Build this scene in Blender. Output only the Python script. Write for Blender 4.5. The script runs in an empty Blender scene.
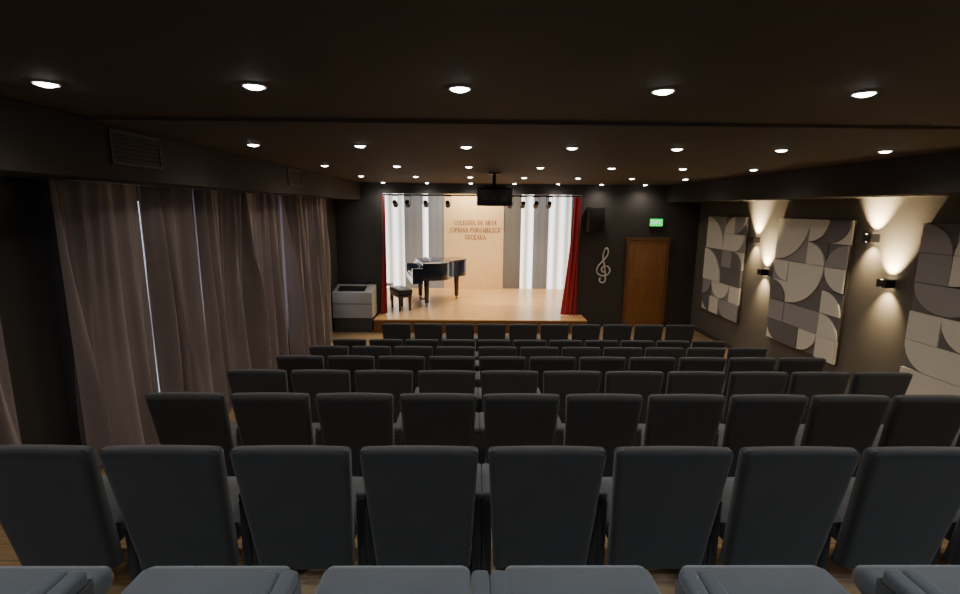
import bpy, bmesh, math, random
from mathutils import Vector, Matrix
random.seed(7)
S=bpy.context.scene
COL=S.collection
def link(o): COL.objects.link(o); return o
# ---------------------------------------------------------------- materials
def mat(name,col,rough=.6,metal=0,bump=0,bscale=200,var=0,vscale=3,spec=.5,emis=None,estr=0,sheen=0,coat=0):
    m=bpy.data.materials.new(name); m.use_nodes=True
    nt=m.node_tree; b=nt.nodes['Principled BSDF']
    b.inputs['Base Color'].default_value=(*col,1)
    b.inputs['Roughness'].default_value=rough
    b.inputs['Metallic'].default_value=metal
    b.inputs['Specular IOR Level'].default_value=spec
    b.inputs['Sheen Weight'].default_value=sheen
    b.inputs['Coat Weight'].default_value=coat
    if emis:
        b.inputs['Emission Color'].default_value=(*emis,1); b.inputs['Emission Strength'].default_value=estr
    tc=nt.nodes.new('ShaderNodeTexCoord')
    if var:
        n=nt.nodes.new('ShaderNodeTexNoise'); n.inputs['Scale'].default_value=vscale; n.inputs['Detail'].default_value=5
        r=nt.nodes.new('ShaderNodeValToRGB')
        r.color_ramp.elements[0].position=.3; r.color_ramp.elements[1].position=.7
        r.color_ramp.elements[0].color=(*[c*(1-var) for c in col],1); r.color_ramp.elements[1].color=(*[min(1,c*(1+var)) for c in col],1)
        nt.links.new(tc.outputs['Object'],n.inputs['Vector']); nt.links.new(n.outputs['Fac'],r.inputs['Fac']); nt.links.new(r.outputs['Color'],b.inputs['Base Color'])
    if bump:
        n=nt.nodes.new('ShaderNodeTexNoise'); n.inputs['Scale'].default_value=bscale
        bp=nt.nodes.new('ShaderNodeBump'); bp.inputs['Strength'].default_value=bump; bp.inputs['Distance'].default_value=.01
        nt.links.new(tc.outputs['Object'],n.inputs['Vector']); nt.links.new(n.outputs['Fac'],bp.inputs['Height']); nt.links.new(bp.outputs['Normal'],b.inputs['Normal'])
    return m
def wood(name,c1,c2,plank=(1.2,.14),rough=.35,rot=0,grain=(2,30,30)):
    m=bpy.data.materials.new(name); m.use_nodes=True
    nt=m.node_tree; b=nt.nodes['Principled BSDF']; b.inputs['Roughness'].default_value=rough
    tc=nt.nodes.new('ShaderNodeTexCoord'); mp=nt.nodes.new('ShaderNodeMapping'); mp.inputs['Scale'].default_value=grain
    n=nt.nodes.new('ShaderNodeTexNoise'); n.inputs['Scale'].default_value=1.5; n.inputs['Detail'].default_value=6
    r=nt.nodes.new('ShaderNodeValToRGB'); r.color_ramp.elements[0].position=.3; r.color_ramp.elements[1].position=.75
    r.color_ramp.elements[0].color=(*c1,1); r.color_ramp.elements[1].color=(*c2,1)
    nt.links.new(tc.outputs['Object'],mp.inputs['Vector']); nt.links.new(mp.outputs['Vector'],n.inputs['Vector']); nt.links.new(n.outputs['Fac'],r.inputs['Fac'])
    out=r.outputs['Color']
    if plank:
        mp2=nt.nodes.new('ShaderNodeMapping'); mp2.inputs['Rotation'].default_value=(0,0,rot)
        br=nt.nodes.new('ShaderNodeTexBrick'); br.inputs['Scale'].default_value=1
        br.inputs['Brick Width'].default_value=plank[0]; br.inputs['Row Height'].default_value=plank[1]; br.inputs['Mortar Size'].default_value=.003
        br.inputs['Color1'].default_value=(1,1,1,1); br.inputs['Color2'].default_value=(.78,.78,.78,1); br.inputs['Mortar'].default_value=(.3,.3,.3,1)
        mx=nt.nodes.new('ShaderNodeMix'); mx.data_type='RGBA'; mx.blend_type='MULTIPLY'; mx.inputs['Factor'].default_value=1
        nt.links.new(tc.outputs['Object'],mp2.inputs['Vector']); nt.links.new(mp2.outputs['Vector'],br.inputs['Vector'])
        nt.links.new(out,mx.inputs['A']); nt.links.new(br.outputs['Color'],mx.inputs['B']); out=mx.outputs['Result']
    nt.links.new(out,b.inputs['Base Color'])
    return m
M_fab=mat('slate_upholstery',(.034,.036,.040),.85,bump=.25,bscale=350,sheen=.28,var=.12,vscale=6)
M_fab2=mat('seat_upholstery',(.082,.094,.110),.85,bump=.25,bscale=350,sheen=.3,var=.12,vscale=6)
M_arm=mat('armrest_upholstery',(.080,.092,.107),.8,bump=.2,bscale=300,sheen=.25)
M_blackmetal=mat('black_metal',(.02,.02,.022),.45,metal=.6)
M_black=mat('black_plastic',(.015,.015,.017),.4)
M_mattblack=mat('matt_black_cloth',(.044,.040,.036),.95,spec=.1)
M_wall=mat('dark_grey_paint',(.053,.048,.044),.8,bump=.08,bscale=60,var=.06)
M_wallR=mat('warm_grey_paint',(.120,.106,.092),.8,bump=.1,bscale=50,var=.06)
M_ceil=mat('dark_ceiling_paint',(.098,.080,.062),.8,bump=.05,bscale=40,var=.05)
M_soff=mat('soffit_paint',(.040,.035,.031),.85,var=.05)
M_floor=wood('laminate_floor',(.36,.23,.11),(.52,.36,.19),rot=0)
M_stage=wood('stage_floor_boards',(.68,.39,.14),(.84,.53,.24),plank=(1.6,.12),rough=.3)
M_panelwood=wood('pale_wood_panel',(.64,.43,.22),(.74,.52,.29),plank=None,grain=(20,20,1.2),rough=.5)
M_doorwood=wood('orange_brown_door',(.24,.100,.028),(.36,.165,.050),plank=None,grain=(14,14,1),rough=.4)
M_doorframe=wood('door_frame_wood',(.14,.06,.02),(.22,.095,.03),plank=None,grain=(14,14,1),rough=.4)
M_cur=mat('mauve_velvet',(.245,.196,.196),.65,sheen=.3,bump=.15,bscale=150,var=.10,vscale=2)
M_red=mat('red_velvet',(.40,.010,.020),.7,sheen=.2,bump=.1,bscale=150)
M_piano=mat('black_lacquer_blue_lit',(.006,.011,.028),.25,coat=.6)  # blue in the base colour stands in for bluish highlights on black lacquer
M_ivory=mat('white_keys',(.4,.4,.4),.4)
M_brass=mat('brass',(.3,.22,.1),.4,metal=1)
M_cream=mat('cream_felt',(.80,.77,.69),.8,bump=.1)
M_lg=mat('light_grey_felt',(.36,.345,.35),.8,bump=.1)
M_mg=mat('grey_mauve_felt',(.17,.160,.168),.8,bump=.1)
M_dk=mat('dark_panel_edge',(.06,.055,.05),.8)
M_greyst=mat('grey_stage_cladding',(.19,.21,.26),.7)
M_greyst2=mat('taupe_stage_cladding',(.13,.125,.125),.7)
M_letter=mat('bronze_lettering',(.24,.085,.030),.5)
M_lamp=mat('lamp_diffuser',(1,1,1),.5,emis=(1,.97,.92),estr=36)
M_warm=mat('warm_lamp_glow',(1,.9,.7),.5,emis=(1,.78,.48),estr=60)
M_window=mat('daylight_glass',(.8,.85,.9),.2,emis=(.72,.80,1),estr=1.1)
M_green=mat('green_sign_face',(.0,.4,.08),.4,emis=(.01,.9,.10),estr=1.6)
M_signw=mat('sign_white',(.9,.9,.9),.4,emis=(.7,1,.75),estr=1.4)
M_clef=mat('pale_grey_ornament',(.85,.83,.80),.5)
M_consolelight=mat('pale_grey_laminate',(.36,.36,.345),.5)
M_consoledark=mat('dark_cabinet',(.05,.05,.05),.5)
M_trimwhite=mat('lamp_trim_white',(.5,.48,.45),.4)
M_grille=mat('vent_paint',(.030,.026,.023),.6)
M_ventframe=mat('vent_frame_paint',(.052,.046,.041),.6)
M_lens=mat('glass_lens',(.1,.12,.2),.05,spec=1)
def fluted():
    m=bpy.data.materials.new('backlit_fluted_acrylic'); m.use_nodes=True
    nt=m.node_tree; b=nt.nodes['Principled BSDF']; b.inputs['Base Color'].default_value=(.80,.82,.85,1)
    tc=nt.nodes.new('ShaderNodeTexCoord'); w=nt.nodes.new('ShaderNodeTexWave'); w.inputs['Scale'].default_value=.9; w.inputs['Distortion'].default_value=1.2; w.inputs['Detail Scale'].default_value=.3
    r=nt.nodes.new('ShaderNodeMapRange'); r.inputs['To Min'].default_value=.35; r.inputs['To Max'].default_value=2.5  # wavy emission paints the light and grey shading of the folds
    mp=nt.nodes.new('ShaderNodeMapping'); mp.inputs['Scale'].default_value=(1,1,.08)
    nt.links.new(tc.outputs['Object'],mp.inputs['Vector']); nt.links.new(mp.outputs['Vector'],w.inputs['Vector']); nt.links.new(w.outputs['Fac'],r.inputs['Value'])
    b.inputs['Emission Color'].default_value=(.90,.95,1,1); nt.links.new(r.outputs['Result'],b.inputs['Emission Strength'])
    return m
M_flute=fluted()
# ---------------------------------------------------------------- helpers
def finish(bm,name,mats,parent=None,loc=(0,0,0),rot=(0,0,0),smooth=False):
    me=bpy.data.meshes.new(name); bmesh.ops.recalc_face_normals(bm,faces=bm.faces[:]); bm.to_mesh(me); bm.free()
    if not isinstance(mats,(list,tuple)): mats=[mats]
    for m in mats: me.materials.append(m)
    if smooth:
        me.polygons.foreach_set('use_smooth',[True]*len(me.polygons))
        try: me.set_sharp_from_angle(angle=math.radians(50))
        except Exception: pass
    o=bpy.data.objects.new(name,me); o.location=loc; o.rotation_euler=rot
    if parent: o.parent=parent
    return link(o)
def addbox(bm,x0,x1,y0,y1,z0,z1,mi=0):
    vs=[bm.verts.new(p) for p in [(x0,y0,z0),(x1,y0,z0),(x1,y1,z0),(x0,y1,z0),(x0,y0,z1),(x1,y0,z1),(x1,y1,z1),(x0,y1,z1)]]
    out=[]
    for f in [(0,3,2,1),(4,5,6,7),(0,1,5,4),(1,2,6,5),(2,3,7,6),(3,0,4,7)]:
        fc=bm.faces.new([vs[i] for i in f]); fc.material_index=mi; out.append(fc)
    return vs,out
def box(name,x0,x1,y0,y1,z0,z1,m,bev=0,parent=None,loc=(0,0,0),rot=(0,0,0),seg=3):
    bm=bmesh.new(); addbox(bm,x0,x1,y0,y1,z0,z1)
    if bev: bmesh.ops.bevel(bm,geom=bm.edges[:],offset=bev,segments=seg,profile=.5,affect='EDGES')
    return finish(bm,name,m,parent,loc,rot,smooth=bool(bev))
def boxes(name,lst,m,parent=None,loc=(0,0,0),rot=(0,0,0)):
    bm=bmesh.new()
    for b in lst: addbox(bm,*b)
    return finish(bm,name,m,parent,loc,rot)
def cyl(name,p0,p1,r0,r1,m,parent=None,seg=20,caps=True,loc=(0,0,0),rot=(0,0,0)):
    p0=Vector(p0);p1=Vector(p1); d=p1-p0; bm=bmesh.new()
    mt=Matrix.Translation((p0+p1)/2)@d.to_track_quat('Z','Y').to_matrix().to_4x4()
    bmesh.ops.create_cone(bm,cap_ends=caps,segments=seg,radius1=r0,radius2=r1,depth=d.length,matrix=mt)
    return finish(bm,name,m,parent,loc,rot,smooth=True)
def empty(name,loc=(0,0,0),rot=(0,0,0),parent=None):
    o=bpy.data.objects.new(name,None); o.location=loc; o.rotation_euler=rot; o.empty_display_size=.1
    if parent:o.parent=parent
    return link(o)
def tag(o,label,cat,group=None,kind=None):
    o['label']=label; o['category']=cat
    if group:o['group']=group
    if kind:o['kind']=kind
    return o
def struct(o): o['kind']='structure'; return o
def prism(name,pts,a0,a1,m,axis='z',bev=0,parent=None,loc=(0,0,0),rot=(0,0,0),seg=3):
    bm=bmesh.new()
    def P(u,v,a): return {'z':(u,v,a),'y':(u,a,v),'x':(a,u,v)}[axis]
    A=[bm.verts.new(P(u,v,a0)) for u,v in pts]; B=[bm.verts.new(P(u,v,a1)) for u,v in pts]
    fa=bm.faces.new(A); fb=bm.faces.new(B[::-1])
    n=len(pts)
    for i in range(n): bm.faces.new([A[i],A[(i+1)%n],B[(i+1)%n],B[i]])
    if bev:
        ed=list(set(list(fa.edges)+list(fb.edges)))
        bmesh.ops.bevel(bm,geom=ed,offset=bev,segments=seg,profile=.5,affect='EDGES')
    return finish(bm,name,m,parent,loc,rot,smooth=True)
def dup(o,parent=None):
    c=o.copy(); COL.objects.link(c)
    if parent is not None: c.parent=parent
    return c
def duptree(root,loc,rot=None):
    r=dup(root); r.location=loc
    if rot: r.rotation_euler=rot
    for ch in root.children:
        c=dup(ch,r)
        for g in ch.children: dup(g,c)
    return r
# ---------------------------------------------------------------- dimensions
CZ=3.0; ZC=3.61; ZN=3.632; YD=3.75; XL=-3.45; XR=5.67; YF=12.4; YB=-1.3; ZS=3.2
STEPS=[(YB,1.4),(1.72,1.0),(2.95,.8),(4.04,.6),(5.13,.4),(6.22,.2),(7.31,0.)]
def floor_z(y):
    z=1.4
    for y0,h in STEPS:
        if y>=y0: z=h
    return z
prof=[(YB,-.1)]
for i,(y,h) in enumerate(STEPS):
    prof.append((y,h))
    ye=STEPS[i+1][0] if i+1<len(STEPS) else YF+.15
    prof.append((ye,h))
prof.append((YF+.15,-.1))
f=prism('floor',prof,XL-.15,XR+.15,M_floor,axis='x'); struct(f)
for p in f.data.polygons: p.use_smooth=False
struct(box('ceiling',XL-.15,XR+.15,YB,YF+.15,ZN,ZN+.1,M_ceil))
struct(box('ceiling_drop',-2.8,4.8,YD,YF,ZC,ZN,M_ceil))
struct(box('trim_1',XL,-2.8,YB,YF,ZS,ZN,M_soff,bev=.008))
struct(box('trim_2',4.8,XR,YB,YF,ZS,ZN,M_soff,bev=.008))
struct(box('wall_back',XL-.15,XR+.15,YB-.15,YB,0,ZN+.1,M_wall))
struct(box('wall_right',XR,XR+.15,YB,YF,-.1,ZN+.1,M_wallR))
struct(boxes('wall_front',[(XL-.15,-2.28,YF,YF+.15,-.1,ZN),(2.68,XR+.15,YF,YF+.15,-.1,ZN),(-2.28,2.68,YF,YF+.15,3.36,ZN)],M_wall))
wins=[(4.3,5.4),(5.5,6.7),(7.6,9.7),(10.,11.4)]
lw=[];y=YB
for a,b in wins:
    lw.append((XL-.15,XL,y,a,-.1,ZN)); lw.append((XL-.15,XL,a,b,-.1,.9)); lw.append((XL-.15,XL,a,b,3.05,ZN)); y=b
lw.append((XL-.15,XL,y,YF,-.1,ZN))
struct(boxes('wall_left',lw,M_wall))
for i,(a,b) in enumerate(wins):
    w=box('window_%d'%(i+1),XL-.12,XL-.1,a,b,.9,3.05,M_window); struct(w)
struct(box('baseboard_right',XR-.02,XR,7.35,YF,0,.1,M_dk))
# ---------------------------------------------------------------- stage
SZ=.32
YS=16.6
struct(box('floor_stage',-3.24,3.29,YF+.12,YS,0,SZ,M_stage))
st=box('floor_stage_apron',-2.42,2.80,11.7,YF,0,SZ,M_stage); struct(st)
struct(box('floor_stage_threshold',-2.28,2.68,YF,YF+.12,0,SZ,M_stage))
struct(box('trim_3',-2.42,2.80,11.675,11.70,0,SZ-.02,M_doorframe))
struct(box('wall_stage_left',-3.4,-3.25,YF+.15,YS,0,ZC+.1,M_greyst2))
struct(box('wall_stage_right',3.3,3.45,YF+.15,YS,0,ZC+.1,M_greyst2))
struct(box('ceiling_stage',-3.4,3.45,YF+.15,YS+.15,ZC,ZC+.1,M_soff))
struct(box('wall_stage_back',-3.4,3.45,YS,YS+.15,0,ZC+.1,M_greyst))
def flute(name,x0,x1,yb,m,label,amp=.02,wl=.12):
    bm=bmesh.new(); n=int((x1-x0)/.01); prev=None
    for i in range(n+1):
        x=x0+(x1-x0)*i/n; yy=yb-.03-amp*.5*(1-math.cos(2*math.pi*(x-x0)/wl))
        a=bm.verts.new((x,yy,SZ)); b=bm.verts.new((x,yy,3.55))
        if prev: bm.faces.new([prev[0],a,b,prev[1]])
        prev=(a,b)
    o=finish(bm,name,m,smooth=True); return tag(o,label,'wall panel')
flute('luminous_fluted_panel',-3.2,-2.32,YS,M_flute,'white backlit fluted wall panel behind the piano',.03,.3)
flute('cladding_panel',-2.31,-1.72,YS,M_greyst,'blue-grey cladding panel on stage rear wall',.008,.265)
flute('luminous_fluted_panel',-1.71,-1.52,YS,M_flute,'narrow white backlit strip beside blue-grey cladding',.02,.2)
flute('cladding_panel',-1.51,-1.02,YS,M_greyst,'blue-grey cladding beside the pale wood panel',.008,.235)
tag(box('wood_wall_panel',-1.0,1.0,YS-.07,YS-.001,SZ,3.5,M_panelwood,bev=.005),'pale wood panel on stage rear wall carrying the lettering','wall panel')
flute('cladding_panel',1.02,1.58,YS,M_greyst2,'dark grey cladding beside the pale wood panel',.008,.265)
flute('luminous_fluted_panel',1.59,2.00,YS,M_flute,'white backlit fluted panel next to dark grey cladding',.03,.24)
flute('cladding_panel',2.01,2.50,YS,M_greyst,'narrow grey strip between two white panels',.008,.25)
flute('luminous_fluted_panel',2.51,3.25,YS,M_flute,'wide white backlit fluted panel beside the red drape',.03,.3)
def text(name,body,size,m,loc,rot,ext=.008,off=0,parent=None,line=1.0,sx=1):
    cu=bpy.data.curves.new(name,'FONT'); cu.body=body; cu.size=size; cu.extrude=ext; cu.offset=off
    cu.align_x='CENTER'; cu.align_y='CENTER'; cu.space_line=line
    t=bpy.data.objects.new(name,cu); link(t); bpy.context.view_layer.update()
    me=bpy.data.meshes.new_from_object(t.evaluated_get(bpy.context.evaluated_depsgraph_get()))
    bpy.data.objects.remove(t); me.materials.clear(); me.materials.append(m)
    o=bpy.data.objects.new(name,me); o.location=loc; o.rotation_euler=rot; o.scale=(sx,1,1)
    if parent:o.parent=parent
    return link(o)
TH=.22; TN=.10; SF=.06
def arc(cx,cz,rx,rz,a0,a1,n=14):
    out=[]
    P=[]
    for i in range(n+1):
        a=math.radians(a0+(a1-a0)*i/n)
        w=TN+(TH-TN)*abs(math.cos(a))**1.3
        P.append(((cx+(rx)*math.cos(a),cz+(rz)*math.sin(a)),(cx+(rx-w)*math.cos(a),cz+(rz-min(w,TN*1.1))*math.sin(a))))
    for i in range(n): out.append([P[i][0],P[i+1][0],P[i+1][1],P[i][1]])
    return out
def rc(x0,x1,z0,z1): return [(x0,z0),(x1,z0),(x1,z1),(x0,z1)]
def ln(x0,z0,x1,z1,w): return [(x0-w/2,z0),(x0+w/2,z0),(x1+w/2,z1),(x1-w/2,z1)]
def stem(x): return [rc(x-TH/2,x+TH/2,0,1),rc(x-.16,x+.16,0,SF),rc(x-.16,x+.16,1-SF,1)]
def serif(x,z,w=.15): return rc(x-w,x+w,z,z+SF)
def glyph(ch):
    if ch=='I': return .36,stem(.18)
    if ch=='L': return .66,stem(.18)+[rc(.18,.62,0,TN),rc(.56,.62,0,.28)]
    if ch=='E': return .70,stem(.18)+[rc(.18,.62,0,TN),rc(.57,.63,0,.27),rc(.18,.60,1-TN,1),rc(.55,.61,.76,1),rc(.2,.48,.48,.48+TN),rc(.44,.49,.38,.65)]
    if ch=='T': return .74,[rc(.37-TH/2,.37+TH/2,0,1),serif(.37,0),rc(.03,.71,1-TN,1),rc(.03,.09,.74,1),rc(.65,.71,.74,1)]
    if ch=='D': return .82,stem(.18)+arc(.30,.5,.48,.5,-90,90)
    if ch=='P': return .68,stem(.18)+arc(.30,.73,.34,.27,-90,90)+[rc(.2,.31,.46,.46+TN)]
    if ch=='R': return .80,stem(.18)+arc(.30,.74,.32,.26,-90,90)+[rc(.2,.31,.48,.48+TN),ln(.68,0,.42,.50,TH),serif(.70,0,.10)]
    if ch=='B': return .74,stem(.18)+arc(.30,.76,.30,.24,-90,90)+arc(.30,.27,.38,.27,-90,90)
    if ch=='O': return .84,arc(.42,.5,.40,.51,0,360,n=28)
    if ch=='C': return .76,arc(.42,.5,.40,.51,45,315,n=22)+[rc(.66,.71,.68,.98),rc(.66,.70,.04,.26)]
    if ch=='G': return .84,arc(.42,.5,.40,.51,45,315,n=22)+[rc(.66,.71,.68,.98),rc(.60,.60+TH,.06,.44),rc(.54,.82,.40,.45)]
    if ch=='U': return .82,[rc(.12,.12+TH,.3,1),rc(.62,.62+TN,.3,1),serif(.20,1-SF,.16),serif(.66,1-SF,.13)]+arc(.41,.33,.29,.34,180,360,n=14)
    if ch=='A' or ch=='Ă':
        g=[ln(.10,0,.40,1,TN),ln(.68,0,.38,1,TH),rc(.20,.60,.30,.30+TN),serif(.10,0,.12),serif(.68,0,.15)]
        if ch=='Ă': g+=arc(.39,1.30,.19,.16,180,360,n=10)
        return .80,g
    if ch=='V': return .78,[ln(.38,0,.12,1,TH),ln(.42,0,.68,1,TN),serif(.14,1-SF),serif(.68,1-SF,.12)]
    if ch=='N': return .84,[rc(.15,.15+TN,0,1),ln(.66,0,.17,1,TH),rc(.66,.66+TN,0,1),serif(.19,0,.13),serif(.10,1-SF,.12),serif(.69,1-SF,.13)]
    if ch=='M': return 1.0,[rc(.15,.15+TN,0,1),ln(.50,.05,.18,1,TH),ln(.50,.05,.80,1,TN),rc(.77,.77+TH,0,1),serif(.19,0,.13),serif(.855,0,.15),serif(.13,1-SF,.12),serif(.88,1-SF,.13)]
    if ch=='S': return .64,arc(.32,.75,.25,.26,20,270,n=14)+arc(.32,.25,.27,.26,-160,90,n=14)+[rc(.50,.55,.68,.96),rc(.06,.11,.04,.32)]
    if ch=='„': return .36,[ln(.06,-.16,.14,.14,.11),ln(.22,-.16,.30,.14,.11)]
    if ch=='”': return .36,[ln(.06,.72,.14,1.02,.11),ln(.22,.72,.30,1.02,.11)]
    return .34,[]
def serif_line(body,h,parent,z,width):
    adv=0; quads=[]
    for ch in body:
        w,g=glyph(ch)
        for q in g: quads.append([(x+adv,zz) for x,zz in q])
        adv+=w+.05
    sx=width/adv
    bm=bmesh.new()
    for k,q in enumerate(quads):
        e=.010+.0002*(k%9)
        A=[bm.verts.new(((x-adv/2)*sx,0,(zz-.5)*h)) for x,zz in q]; B=[bm.verts.new(((x-adv/2)*sx,-e,(zz-.5)*h)) for x,zz in q]
        try:
            bm.faces.new(B)
            for i in range(4): bm.faces.new([A[i],A[(i+1)%4],B[(i+1)%4],B[i]])
        except Exception: pass
    return finish(bm,'text_line',M_letter,parent,(0,0,z))
WL=empty('wall_lettering',(.06,YS-.071,2.30)); tag(WL,'three lines of bronze serif capitals on pale wood panel','lettering')
serif_line('COLEGIUL DE ARTĂ',.155,WL,.24,1.42)
serif_line('„CIPRIAN PORUMBESCU”',.155,WL,0,1.78)
serif_line('SUCEAVA',.155,WL,-.24,.72)
# ---------------------------------------------------------------- curtains
def curtain(name,axis,a0,a1,base,ztop,zbot,m,label,amp=.05,wl=.16,group=None,seed=0,taper=None,side=1,endtaper=.5):
    rnd=random.Random(seed); bm=bmesh.new(); n=max(12,int(abs(a1-a0)/.012)); nz=16
    ph=[rnd.uniform(0,6.28) for _ in range(8)]
    cols=[]
    for i in range(n+1):
        t=i/n; a=a0+(a1-a0)*t; zb=zbot(a) if callable(zbot) else zbot
        edge=min(1,(a-a0)/.10,(a1-a)/endtaper) if axis=='y' else 1
        col=[]
        for j in range(nz+1):
            s=j/nz; z=ztop+(zb-ztop)*s
            k=2*math.pi*(a-a0)/wl
            warp=1.5*math.sin(k*.27+ph[0]+s*1.3)+1.1*math.sin(k*.53+ph[1]-s*1.5)+.5*math.sin(k*.9+ph[5]+s*3)
            A=edge*amp*(.55+.55*s)*(1+.55*math.sin(k*.19+ph[2])+.2*math.sin(k*.41+ph[6]+2*s))
            f0=math.sin(k+warp); f0=f0 if f0>0 else -abs(f0)**.7
            off=A*f0+.30*A*(1-.6*s)*math.sin(2.3*k+ph[3]+s*1.8)+.14*A*math.sin(4.7*k+ph[4])*(1-s)
            aa=a+edge*.05*math.sin(3*s+ph[1]+k*.3)*s
            if taper:
                f_=taper+(1-taper)*s**1.6
                aa=a1-(a1-a)*f_ if side>0 else a0+(a-a0)*f_
            p=(base+off,aa,z) if axis=='y' else (aa,base+off,z)
            col.append(bm.verts.new(p))
        cols.append(col)
    for i in range(n):
        for j in range(nz):
            bm.faces.new([cols[i][j],cols[i+1][j],cols[i+1][j+1],cols[i][j+1]])
    o=finish(bm,name,m,smooth=True)
    o.data.polygons.foreach_set('use_smooth',[True]*len(o.data.polygons))
    return tag(o,label,'curtain',group)
zb=lambda a: floor_z(a)+.02
segs=[(-.8,3.30,.1),(3.85,4.82,.35),(4.835,5.76,.35),(5.785,7.12,.1),(7.12,8.30,.6),(8.39,9.6,.1),(9.6,10.9,.1)]
for i,(a,b,et) in enumerate(segs):
    curtain('window_curtain','y',a,b,XL+.23,ZS-.005,zb,M_cur,'full-length pleated mauve-grey velvet curtain along the window wall',group='window curtains',seed=i+3,amp=.145,wl=.36,endtaper=et)
curtain('stage_drape','x',2.24,2.66,YF-.10,3.3,SZ+.01,M_red,'red velvet stage drape flaring beside the white fluted panel',amp=.045,wl=.13,seed=21,taper=.45)
curtain('stage_drape','x',-2.37,-2.19,YF-.06,3.3,SZ+.01,M_red,'narrow red velvet stage drape at the proscenium edge',amp=.025,wl=.09,seed=22,taper=.35)
# ---------------------------------------------------------------- chairs
def backrest_mesh():
    bm=bmesh.new(); nx=24; nz=26; W=.265; z0=.26; z1=.94; th=.08
    def us(i):
        t=-1+2*i/nx; return math.sin(t*math.pi/2)
    def ss(j):
        t=j/nz; return math.sin(t*math.pi/2)
    def pt(u,s,side):
        z=z0+(z1-z0)*s
        w=W*(.87+.13*min(1,s))
        r=.020; d=0; q0=1-r/(z1-z0)
        if s>q0:
            q=(s-q0)/(1-q0); d=r*(1-math.sqrt(max(0,1-q*q)))
        x=u*(w-d)
        crown=.006*(1-u*u)*s
        lean=-.13*s
        dish=.012*(1-u*u)
        e=(max(0,1-(1-abs(u))*8))**3
        te=max(0,(s-.94)/.06)**3
        ee=min(1,e+te)
        mid=.04
        y=(-dish*.5) if side==0 else th-dish*.2
        y=y*(1-ee*.5)+mid*ee*.5
        return (x,y+lean+.13,z+crown)
    G=[]
    for side in (0,1):
        g=[[bm.verts.new(pt(us(i),ss(j),side)) for j in range(nz+1)] for i in range(nx+1)]
        for i in range(nx):
            for j in range(nz): bm.faces.new([g[i][j],g[i+1][j],g[i+1][j+1],g[i][j+1]])
        G.append(g)
    a,b=G
    for i in range(nx):
        bm.faces.new([a[i][0],a[i+1][0],b[i+1][0],b[i][0]]); bm.faces.new([a[i][nz],a[i+1][nz],b[i+1][nz],b[i][nz]])
    for j in range(nz):
        bm.faces.new([a[0][j],a[0][j+1],b[0][j+1],b[0][j]]); bm.faces.new([a[nx][j],a[nx][j+1],b[nx][j+1],b[nx][j]])
    return bm
def make_chair(k=1.0):
    R=empty('theater_chair')
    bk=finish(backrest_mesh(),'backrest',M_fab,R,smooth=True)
    bk.data.polygons.foreach_set('use_smooth',[True]*len(bk.data.polygons))
    pts=[(.19,.36),(.58*k,.37),(.625*k,.39),(.64*k,.42),(.63*k,.455),(.60*k,.475),(.40*k,.475),(.21,.455)]
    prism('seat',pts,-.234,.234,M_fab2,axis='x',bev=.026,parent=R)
    for sx in (-1,1):
        box('armrest',-.0245,.0245,.20,.50*min(k,1.25),.575,.62,M_arm,bev=.014,parent=R,loc=(sx*.262,0,0))
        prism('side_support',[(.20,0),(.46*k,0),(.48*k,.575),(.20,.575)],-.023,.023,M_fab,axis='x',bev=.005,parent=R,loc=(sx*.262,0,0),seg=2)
    return R
rows=[(.58,1.4,-4,5),(2.005,1.0,-4,6),(3.16,.8,-4,6),(4.24,.6,-4,6),(5.33,.4,-4,6),(6.43,.2,-4,6),(7.53,0,-4,6),(8.62,0,-3,6)]
P=.575
for ri,(yr,zf,n0,n1) in enumerate(rows):
    if ri<2: first=None
    for n in range(n0,n1+1):
        loc=(.05+(n+.5)*P,yr,zf)
        if first is None:
            first=make_chair(1.33 if ri==0 else 1.0); first.location=loc; r=first
        else: r=duptree(first,loc)
        tag(r,'slate-grey upholstered auditorium chair with padded armrests','chair','auditorium seating rows')
# ---------------------------------------------------------------- downlights
def make_down():
    R=empty('recessed_downlight')
    bm=bmesh.new(); n=28
    ring=[(.050,-.001),(.051,-.008),(.057,-.010),(.063,-.005),(.064,0)]
    V=[[bm.verts.new((r*math.cos(2*math.pi*i/n),r*math.sin(2*math.pi*i/n),z)) for r,z in ring] for i in range(n)]
    for i in range(n):
        for j in range(len(ring)-1): bm.faces.new([V[i][j],V[(i+1)%n][j],V[(i+1)%n][j+1],V[i][j+1]])
    finish(bm,'trim_ring',M_trimwhite,R,smooth=True)
    bm=bmesh.new()
    bmesh.ops.create_uvsphere(bm,u_segments=24,v_segments=12,radius=.050,matrix=Matrix.Diagonal((1,1,.40,1)))
    bmesh.ops.delete(bm,geom=[v for v in bm.verts if v.co.z>.001],context='VERTS')
    finish(bm,'lamp_lens',M_lamp,R,smooth=True,loc=(0,0,-.002))
    return R
d0=None
def spot(loc,e,col,size=2.2,blend=.8,rot=(0,0,0),rad=.05):
    L=bpy.data.lights.new('spot','SPOT'); L.energy=e; L.color=col; L.spot_size=size; L.spot_blend=blend; L.shadow_soft_size=rad
    o=bpy.data.objects.new('lamp_light',L); o.location=loc; o.rotation_euler=rot; return link(o)
for yr in (.34,2.76,5.07,7.43,9.8,12.1):
    for n in range(-2,5):
        x=-.078+1.055*n*(1.03 if yr==2.76 else 1)
        zc=ZN if yr<YD else ZC
        if d0 is None: d0=make_down(); r=d0; r.location=(x,yr,zc)
        else: r=duptree(d0,(x,yr,zc))
        tag(r,'small round recessed ceiling downlight, switched on','ceiling light','ceiling downlights')
        spot((x,yr,zc-.04),25 if yr>1 else 36,(1,.88,.74) if yr>1 else (.82,.92,1),2.7,1.0)
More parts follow.
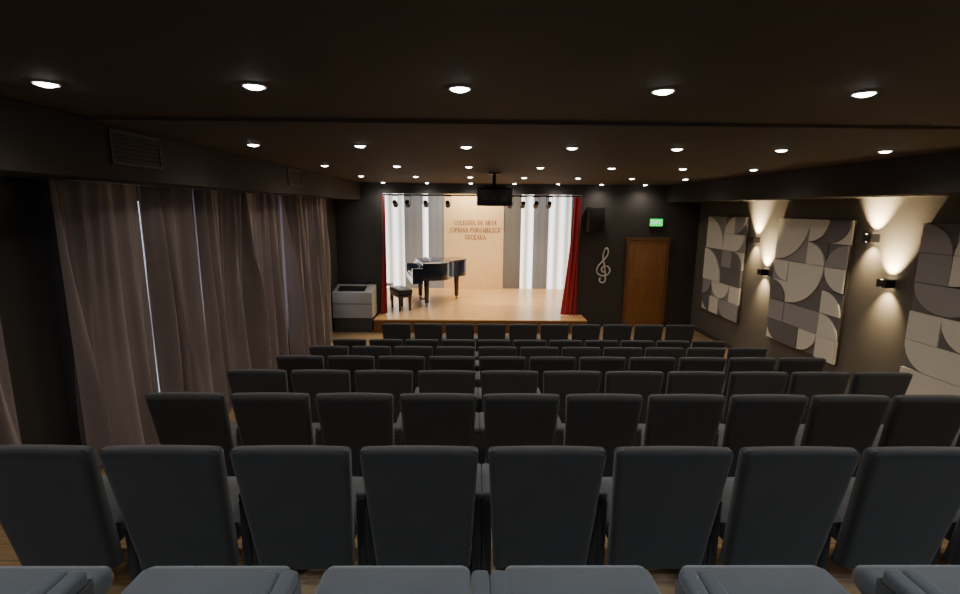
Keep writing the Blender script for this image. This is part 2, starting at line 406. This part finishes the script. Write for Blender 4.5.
# ---------------------------------------------------------------- wall art panels
def art(y0,y1,z0,z1,seed,label):
    R=empty('relief_wall_panel',(XR,0,0))
    box('backing_board',-.04,0,y0,y1,z0,z1,M_dk,bev=.004,parent=R)
    rnd=random.Random(seed)
    nc,nr=4,6
    bm=bmesh.new(); cw=(y1-y0)/nc; ch=(z1-z0)/nr; N=14
    def ext(pts,d0,d1,mi):
        A=[bm.verts.new((-d0,u,v)) for u,v in pts]; B=[bm.verts.new((-d1,u,v)) for u,v in pts]
        k=len(pts); fs=[bm.faces.new(B)]
        for i in range(k): fs.append(bm.faces.new([A[i],A[(i+1)%k],B[(i+1)%k],B[i]]))
        for q in fs:q.material_index=mi
    T=[t*math.pi/2/N for t in range(N+1)]
    used=set()
    def q4(a,b,p,q,cr):
        w=b-a;h=q-p
        ox=a if cr in(0,3) else b; oz=p if cr in(0,1) else q
        sx=1 if cr in(0,3) else -1; sz=1 if cr in(0,1) else -1
        return [(ox,oz)]+[(ox+sx*w*.985*math.cos(t),oz+sz*h*.985*math.sin(t)) for t in T]
    free=lambda c,r,w,h: c+w<=nc and r+h<=nr and all((c+i,r+j) not in used for i in range(w) for j in range(h))
    blocks=[]
    for k in range(2):
        for _ in range(30):
            c=rnd.randrange(nc-1); r=rnd.randrange(nr-1)
            if free(c,r,2,2):
                used.update((c+i,r+j) for i in range(2) for j in range(2)); blocks.append((c,r,2,2)); break
    for r in range(nr):
        for c in range(nc):
            if (c,r) in used: continue
            o=[s for s in ((2,1),(1,1),(1,1)) if free(c,r,*s)]
            w,h=rnd.choice(o); used.update((c+i,r+j) for i in range(w) for j in range(h)); blocks.append((c,r,w,h))
    for bi,(c,r,wc,hc) in enumerate(blocks):
        g=.004; a=y0+c*cw+g; b=y0+(c+wc)*cw-g; p=z0+r*ch+g; q=z0+(r+hc)*ch-g; w=b-a; h=q-p
        bg,fg=[(2,0),(1,0),(2,1),(2,0),(0,2)][bi%5]
        d=.054+.008*rnd.randrange(3); hi=d+.026
        rect=[(a,p),(b,p),(b,q),(a,q)]
        if wc==hc==2:
            ext(rect,.04,d,bg); ext(q4(a,b,p,q,rnd.randrange(4)),.045,hi,fg)
        elif (wc,hc)==(2,1):
            k=rnd.random()
            if k<.5:
                rr=min(h,w*.5); pts=[(a,p),(b-rr,p)]+[(b-rr+rr*math.sin(t),p+h*(1-math.cos(t))) for t in T][1:]+[(a,q)]
                if rnd.random()<.5: pts=[(a+b-u,v) for u,v in pts]
                ext(rect,.04,d,bg); ext(pts,.045,hi,fg)
            elif k<.85:
                m_=(a+b)/2; up=rnd.random()<.5
                ext(rect,.04,d,bg)
                ext([(m_+w*.49*math.cos(2*t),(p+h*.97*math.sin(2*t)) if up else (q-h*.97*math.sin(2*t))) for t in T],.045,hi,fg)
            else: ext(rect,.04,hi,rnd.choice((0,1,2)))
        else:
            if rnd.random()<.25: ext(rect,.04,hi,rnd.choice((0,1,2)))
            else: ext(rect,.04,d,bg); ext(q4(a,b,p,q,rnd.randrange(4)),.045,hi,fg)
    finish(bm,'relief_tiles',[M_cream,M_lg,M_mg],R)
    tag(R,label,'wall panel','relief wall panels')
art(10.1,11.75,.66,2.88,5,'cream and grey geometric relief wall panel nearest the door')
art(7.24,9.02,.66,2.88,12,'cream and grey geometric relief panel between two sconce pairs')
art(4.30,6.08,.66,2.88,31,'cream and grey geometric relief wall panel with broad arcs')
def sconce():
    R=empty('wall_sconce')
    boxes('housing',[(-.13,0,-.075,-.068,-.055,.055),(-.13,0,.068,.075,-.055,.055),(-.13,-.123,-.068,.068,-.055,.055),(-.007,0,-.068,.068,-.055,.055),(-.123,-.007,-.068,.068,-.006,.006)],M_blackmetal,parent=R)
    cyl('bulb',(-.065,0,.007),(-.065,0,.035),.028,.02,M_warm,R)
    cyl('bulb',(-.065,0,-.035),(-.065,0,-.007),.02,.028,M_warm,R)
    return R
s0=None
eu=Vector((.50,0,1)).to_track_quat('-Z','Y').to_euler(); ed=Vector((.50,0,-1)).to_track_quat('-Z','Y').to_euler()
for i,(y,z) in enumerate([(9.76,2.44),(9.36,1.84),(6.88,2.64),(6.52,2.05),(3.6,2.42),(3.3,1.9)]):
    if s0 is None: s0=sconce(); r=s0; r.location=(XR,y,z)
    else: r=duptree(s0,(XR,y,z))
    tag(r,'small black box wall sconce glowing warm upward','wall lamp','wall sconces')
    spot((XR-.14,y,z+.05),760,(1,.76,.42),1.45,1.0,eu,.02)
    spot((XR-.14,y,z-.05),130,(1,.76,.42),1.45,1.0,ed,.02)
# ---------------------------------------------------------------- door, sign, clef, speaker
D=empty('door_1',(3.86,YF,0)); struct(D)
box('door_leaf',.07,1.02,-.05,-.005,.01,2.24,M_doorwood,bev=.003,parent=D)
boxes('door_frame',[(0,.07,-.07,0,0,2.32),(1.02,1.09,-.07,0,0,2.32),(.07,1.02,-.07,0,2.25,2.32)],M_doorframe,parent=D)
H=cyl('door_handle',(.13,-.10,1.08),(.25,-.10,1.08),.011,.011,M_brass,D)
boxes('door_panel_moulding',[(.18,.91,-.06,-.048,1.25,1.28),(.18,.91,-.06,-.048,2.08,2.11),(.18,.21,-.06,-.048,1.28,2.08),(.88,.91,-.06,-.048,1.28,2.08),
  (.18,.91,-.06,-.048,.18,.21),(.18,.91,-.06,-.048,.92,.95),(.18,.21,-.06,-.048,.21,.92),(.88,.91,-.06,-.048,.21,.92)],M_doorwood,parent=D)
cyl('door_handle_stem',(.14,-.10,1.08),(.14,-.045,1.08),.009,.009,M_brass,D)
E=empty('exit_sign',(4.57,YF,2.70)); tag(E,'illuminated green exit sign above the wooden door','sign')
box('sign_housing',-.17,.17,-.05,0,-.10,.10,M_black,bev=.005,parent=E)
box('sign_face',-.16,.16,-.056,-.05,-.09,.09,M_green,parent=E)
text('sign_lettering','EXIT',.13,M_signw,(0,-.057,0),(math.pi/2,0,0),ext=.001,parent=E)
pts=[(-.10,-.36),(-.13,-.42),(-.06,-.5),(.04,-.46),(.05,-.34),(.0,0),(-.05,.28),(-.02,.42),(.05,.5),(.1,.4),(.06,.26),(-.08,.1),(-.2,-.04),(-.22,-.18),(-.1,-.29),(.06,-.29),(.17,-.2),(.16,-.08),(.05,-.02),(-.07,-.08),(-.06,-.17),(0,-.2)]
cu=bpy.data.curves.new('clef','CURVE'); cu.dimensions='3D'; sp=cu.splines.new('BEZIER'); sp.bezier_points.add(len(pts)-1)
for b,(x,z) in zip(sp.bezier_points,pts):
    b.co=(x*.82,0,z*.88); b.handle_left_type=b.handle_right_type='AUTO'
cu.bevel_depth=.019; cu.bevel_resolution=3; cu.resolution_u=8
t=bpy.data.objects.new('clef_tmp',cu); link(t); bpy.context.view_layer.update()
me=bpy.data.meshes.new_from_object(t.evaluated_get(bpy.context.evaluated_depsgraph_get())); bpy.data.objects.remove(t)
me.materials.clear(); me.materials.append(M_clef)
o=link(bpy.data.objects.new('treble_clef_ornament',me)); o.location=(3.33,YF-.019,1.61)
tag(o,'pale grey treble clef ornament mounted on dark wall','wall decoration')
K=empty('loudspeaker',(3.02,YF,2.76)); tag(K,'black rectangular loudspeaker mounted on dark wall','speaker')
box('cabinet',-.20,.20,-.24,-.0,-.31,.31,M_mattblack,bev=.02,parent=K)
box('speaker_grille',-.18,.18,-.25,-.24,-.29,.29,M_mattblack,bev=.003,parent=K)
for (y,l) in ((4.25,.62),(7.9,.62)):
    V=empty('air_vent',(-2.8,y,3.45)); tag(V,'dark louvred rectangular air vent on ceiling soffit','air vent','soffit air vents')
    boxes('vent_frame',[(0,.015,-l/2,l/2,.11,.13),(0,.015,-l/2,l/2,-.13,-.11),(0,.015,-l/2,-l/2+.02,-.11,.11),(0,.015,l/2-.02,l/2,-.11,.11)],M_ventframe,parent=V)
    boxes('vent_louvres',[(0,.012,-l/2+.02,l/2-.02,-.095+k*.036,-.085+k*.036) for k in range(6)],M_grille,parent=V)
PJ=empty('ceiling_projector',(.35,8.7,ZC)); tag(PJ,'black video projector hanging from ceiling mount','projector')
box('projector_body',-.30,.30,-.27,.27,-.56,-.26,M_black,bev=.03,parent=PJ)
cyl('projector_lens',(.1,.27,-.42),(.1,.35,-.42),.06,.055,M_lens,PJ)
cyl('mount_pole',(0,0,-.26),(0,0,-.01),.03,.03,M_blackmetal,PJ)
boxes('mount_bracket',[(-.10,.10,-.12,.12,-.02,0),(-.20,.20,-.02,.02,-.28,-.21),(-.02,.02,-.14,.14,-.28,-.24)],M_blackmetal,parent=PJ)
boxes('rear_connectors',[(-.22,-.10,-.278,-.27,-.46,-.41),(-.06,.04,-.278,-.27,-.46,-.42),(.1,.22,-.278,-.27,-.48,-.38)],M_consoledark,parent=PJ)
RA=cyl('lighting_rail',(-2.6,12.95,3.34),(2.9,12.95,3.34),.02,.02,M_blackmetal); tag(RA,'black steel lighting rail above the stage front','lighting rail')
for x in(-2.5,0,2.8): cyl('rail_hanger',(x,12.95,3.34),(x,12.95,ZC),.012,.012,M_blackmetal,RA)
def stagespot():
    R=empty('stage_spotlight')
    cyl('lamp_can',(0,-.08,-.02),(0,.12,-.10),.055,.07,M_blackmetal,R)
    cyl('lamp_glass',(0,.121,-.1005),(0,.126,-.1025),.058,.058,M_warm,R)
    boxes('yoke',[(-.085,-.075,-.015,.015,-.07,.13),(.075,.085,-.015,.015,-.07,.13),(-.085,.085,-.015,.015,.125,.14)],M_blackmetal,parent=R)
    return R
g0=None
for x in (-2.04,-1.72,-1.25,-.68,.95,1.28,1.62,1.96):
    if g0 is None: g0=stagespot(); r=g0; r.location=(x,12.95,3.18)
    else: r=duptree(g0,(x,12.95,3.18))
    tag(r,'black stage spotlight clamped beneath the lighting rail','stage light','stage spotlights')
    spot((x,13.10,3.05),75,(1,.80,.55),1.5,.7,(math.radians(40),0,0),.06)
# ---------------------------------------------------------------- piano
ang=-math.radians(76)
PN=empty('grand_piano',(-1.82,13.80,SZ),(0,0,ang)); tag(PN,'glossy black grand piano with closed lid on stage','piano')
PN.scale=(1.05,1.05,1.20)
def outline(s=0):
    pts=[(-.74-s,.27),(.74+s,.27),(.74+s,.70)]
    P0=Vector((.74+s,.70));P1=Vector((.74+s,1.10));P2=Vector((.12,.98));P3=Vector((.02+s,1.40))
    for i in range(1,13):
        t=i/12; q=P0*(1-t)**3+P1*3*t*(1-t)**2+P2*3*t*t*(1-t)+P3*t**3; pts.append((q.x,q.y))
    c=Vector((-.36,1.38)); rx=.38+s; ry=.27+s
    for i in range(1,13):
        a=math.pi*i/12; pts.append((c.x+rx*math.cos(a),c.y+ry*math.sin(a)))
    return pts
prism('piano_case',outline(),.62,.985,M_piano,bev=.006,parent=PN,seg=2)
prism('piano_lid',outline(.02),.99,1.02,M_piano,bev=.006,parent=PN,seg=2)
boxes('keybed',[(-.74,.74,0,.27,.56,.68),(-.74,-.63,0,.27,.68,.90),(.63,.74,0,.27,.68,.90),(-.63,.63,.21,.235,.68,.95),(-.63,.63,.0,.02,.68,.70)],M_piano,parent=PN)
boxes('white_keys',[(-.628+i*.0242,-.606+i*.0242,.03,.2,.68,.715) for i in range(52)],M_ivory,parent=PN)
bk=[]
for i in range(51):
    if i%7 in (0,1,3,4,5): bk.append((-.611+i*.0242,-.600+i*.0242,.09,.2,.715,.728))
boxes('black_keys',bk,M_black,parent=PN)
boxes('music_desk',[(-.34,.34,-.01,.01,0,.10)],M_piano,parent=PN,loc=(0,.42,1.019),rot=(math.radians(-55),0,0))
for (x,y) in ((-.60,.38),(.60,.38),(-.36,1.38)):
    L=cyl('piano_leg',(x,y,.66),(x,y,.09),.08,.055,M_piano,PN)
    cyl('caster',(x-.02,y,.035),(x+.02,y,.035),.035,.035,M_brass,L)
    cyl('caster_stem',(x,y,.09),(x,y,.05),.02,.02,M_brass,L)
boxes('pedal_lyre',[(-.12,-.09,.42,.45,.12,.66),(.09,.12,.42,.45,.12,.66),(-.13,.13,.40,.47,.08,.14)],M_piano,parent=PN)
for x in (-.08,0,.08): box('pedal',x-.015,x+.015,.28,.42,.09,.105,M_brass,bev=.004,parent=PN)
BN=empty('piano_bench',(-1.95,13.02,SZ),(0,0,math.radians(-62))); tag(BN,'black padded piano bench beside the grand piano','bench')
box('cushion',-.38,.38,-.20,.20,.46,.58,M_black,bev=.03,parent=BN)
box('bench_frame',-.36,.36,-.18,.18,.36,.46,M_piano,bev=.004,parent=BN)
for x in(-.31,.31):
    for y in(-.14,.14): cyl('leg',(x,y,.37),(x,y,0),.045,.03,M_piano,BN,seg=12)
SCh=empty('side_chair',(-2.62,14.45,SZ),(0,0,math.radians(-90))); tag(SCh,'simple black side chair beside the piano','chair')
box('seat',-.21,.21,-.21,.21,.43,.47,M_black,bev=.012,parent=SCh)
box('backrest',-.20,.20,-.23,-.20,.62,.90,M_black,bev=.01,parent=SCh)
for x in(-.18,.18):
    cyl('leg',(x,-.2,0),(x,-.215,.88),.016,.016,M_black,SCh,seg=10)
    cyl('leg',(x,.18,0),(x,.18,.44),.016,.016,M_black,SCh,seg=10)
# ---------------------------------------------------------------- console desk
CD=empty('sound_console_desk',(-2.94,12.00,0)); tag(CD,'pale grey mixing console desk on dark cabinet beside stage','desk')
prism('desk_body',[(-.32,.36),(.28,.36),(.28,1.10),(.16,1.10),(-.32,.98)],-.47,.49,M_consolelight,axis='x',bev=.01,parent=CD)
boxes('cabinet_base',[(-.45,.47,-.30,.26,.0,.36)],M_consoledark,parent=CD)
boxes('fader_panel',[(-.36,.30,-.15,.15,0,.010)],M_black,parent=CD,loc=(0,-.08,1.042),rot=(math.radians(14),0,0))
boxes('cabinet_drawer_line',[(-.46,.48,-.325,-.318,.70,.715)],M_consoledark,parent=CD)
LP=empty('monitor',(-2.70,12.22,1.10)); tag(LP,'small black monitor standing on console desk','monitor')
box('screen',-.13,.13,-.012,.012,.04,.13,M_black,bev=.004,parent=LP)
cyl('stand',(0,.0,.0),(0,0,.05),.012,.012,M_black,LP); cyl('stand_foot',(0,0,0),(0,0,.01),.05,.05,M_black,LP)
# ---------------------------------------------------------------- lights
def area(loc,rot,sx,sy,e,col):
    L=bpy.data.lights.new('area','AREA'); L.shape='RECTANGLE'; L.size=sx; L.size_y=sy; L.energy=e; L.color=col
    o=bpy.data.objects.new('area_light',L); o.location=loc; o.rotation_euler=rot; return link(o)
area((0,14.2,3.55),(0,0,0),4.5,1.5,220,(1,.82,.58))
area((0,15.9,3.55),(math.radians(25),0,0),5.5,.3,30,(1,.90,.76))  # added strip without a fixture, grazes the rear wall panels
area((0,16.05,3.56),(math.radians(32),0,0),1.6,.15,34,(1,.80,.50))  # added washer without a fixture, brightens the pale wood panel
area((1.1,YB+.1,2.9),(math.radians(80),0,0),7,.8,3,(.85,.92,1))  # added cool fill behind the camera, no lamp there
w=bpy.data.worlds.new('world'); S.world=w; w.use_nodes=True
w.node_tree.nodes['Background'].inputs[0].default_value=(.5,.55,.65,1); w.node_tree.nodes['Background'].inputs[1].default_value=.05
# ---------------------------------------------------------------- camera
cd=bpy.data.cameras.new('camera'); cam=bpy.data.objects.new('camera',cd); link(cam)
cd.sensor_width=36; cd.lens=490/960*36; cd.clip_start=.02
R=Matrix.Rotation(math.radians(-.8),4,'Z')@Matrix.Rotation(math.radians(90-10.2),4,'X')@Matrix.Rotation(math.radians(.5),4,'Z')
cam.matrix_world=Matrix.Translation((0,0,CZ))@R
S.camera=cam
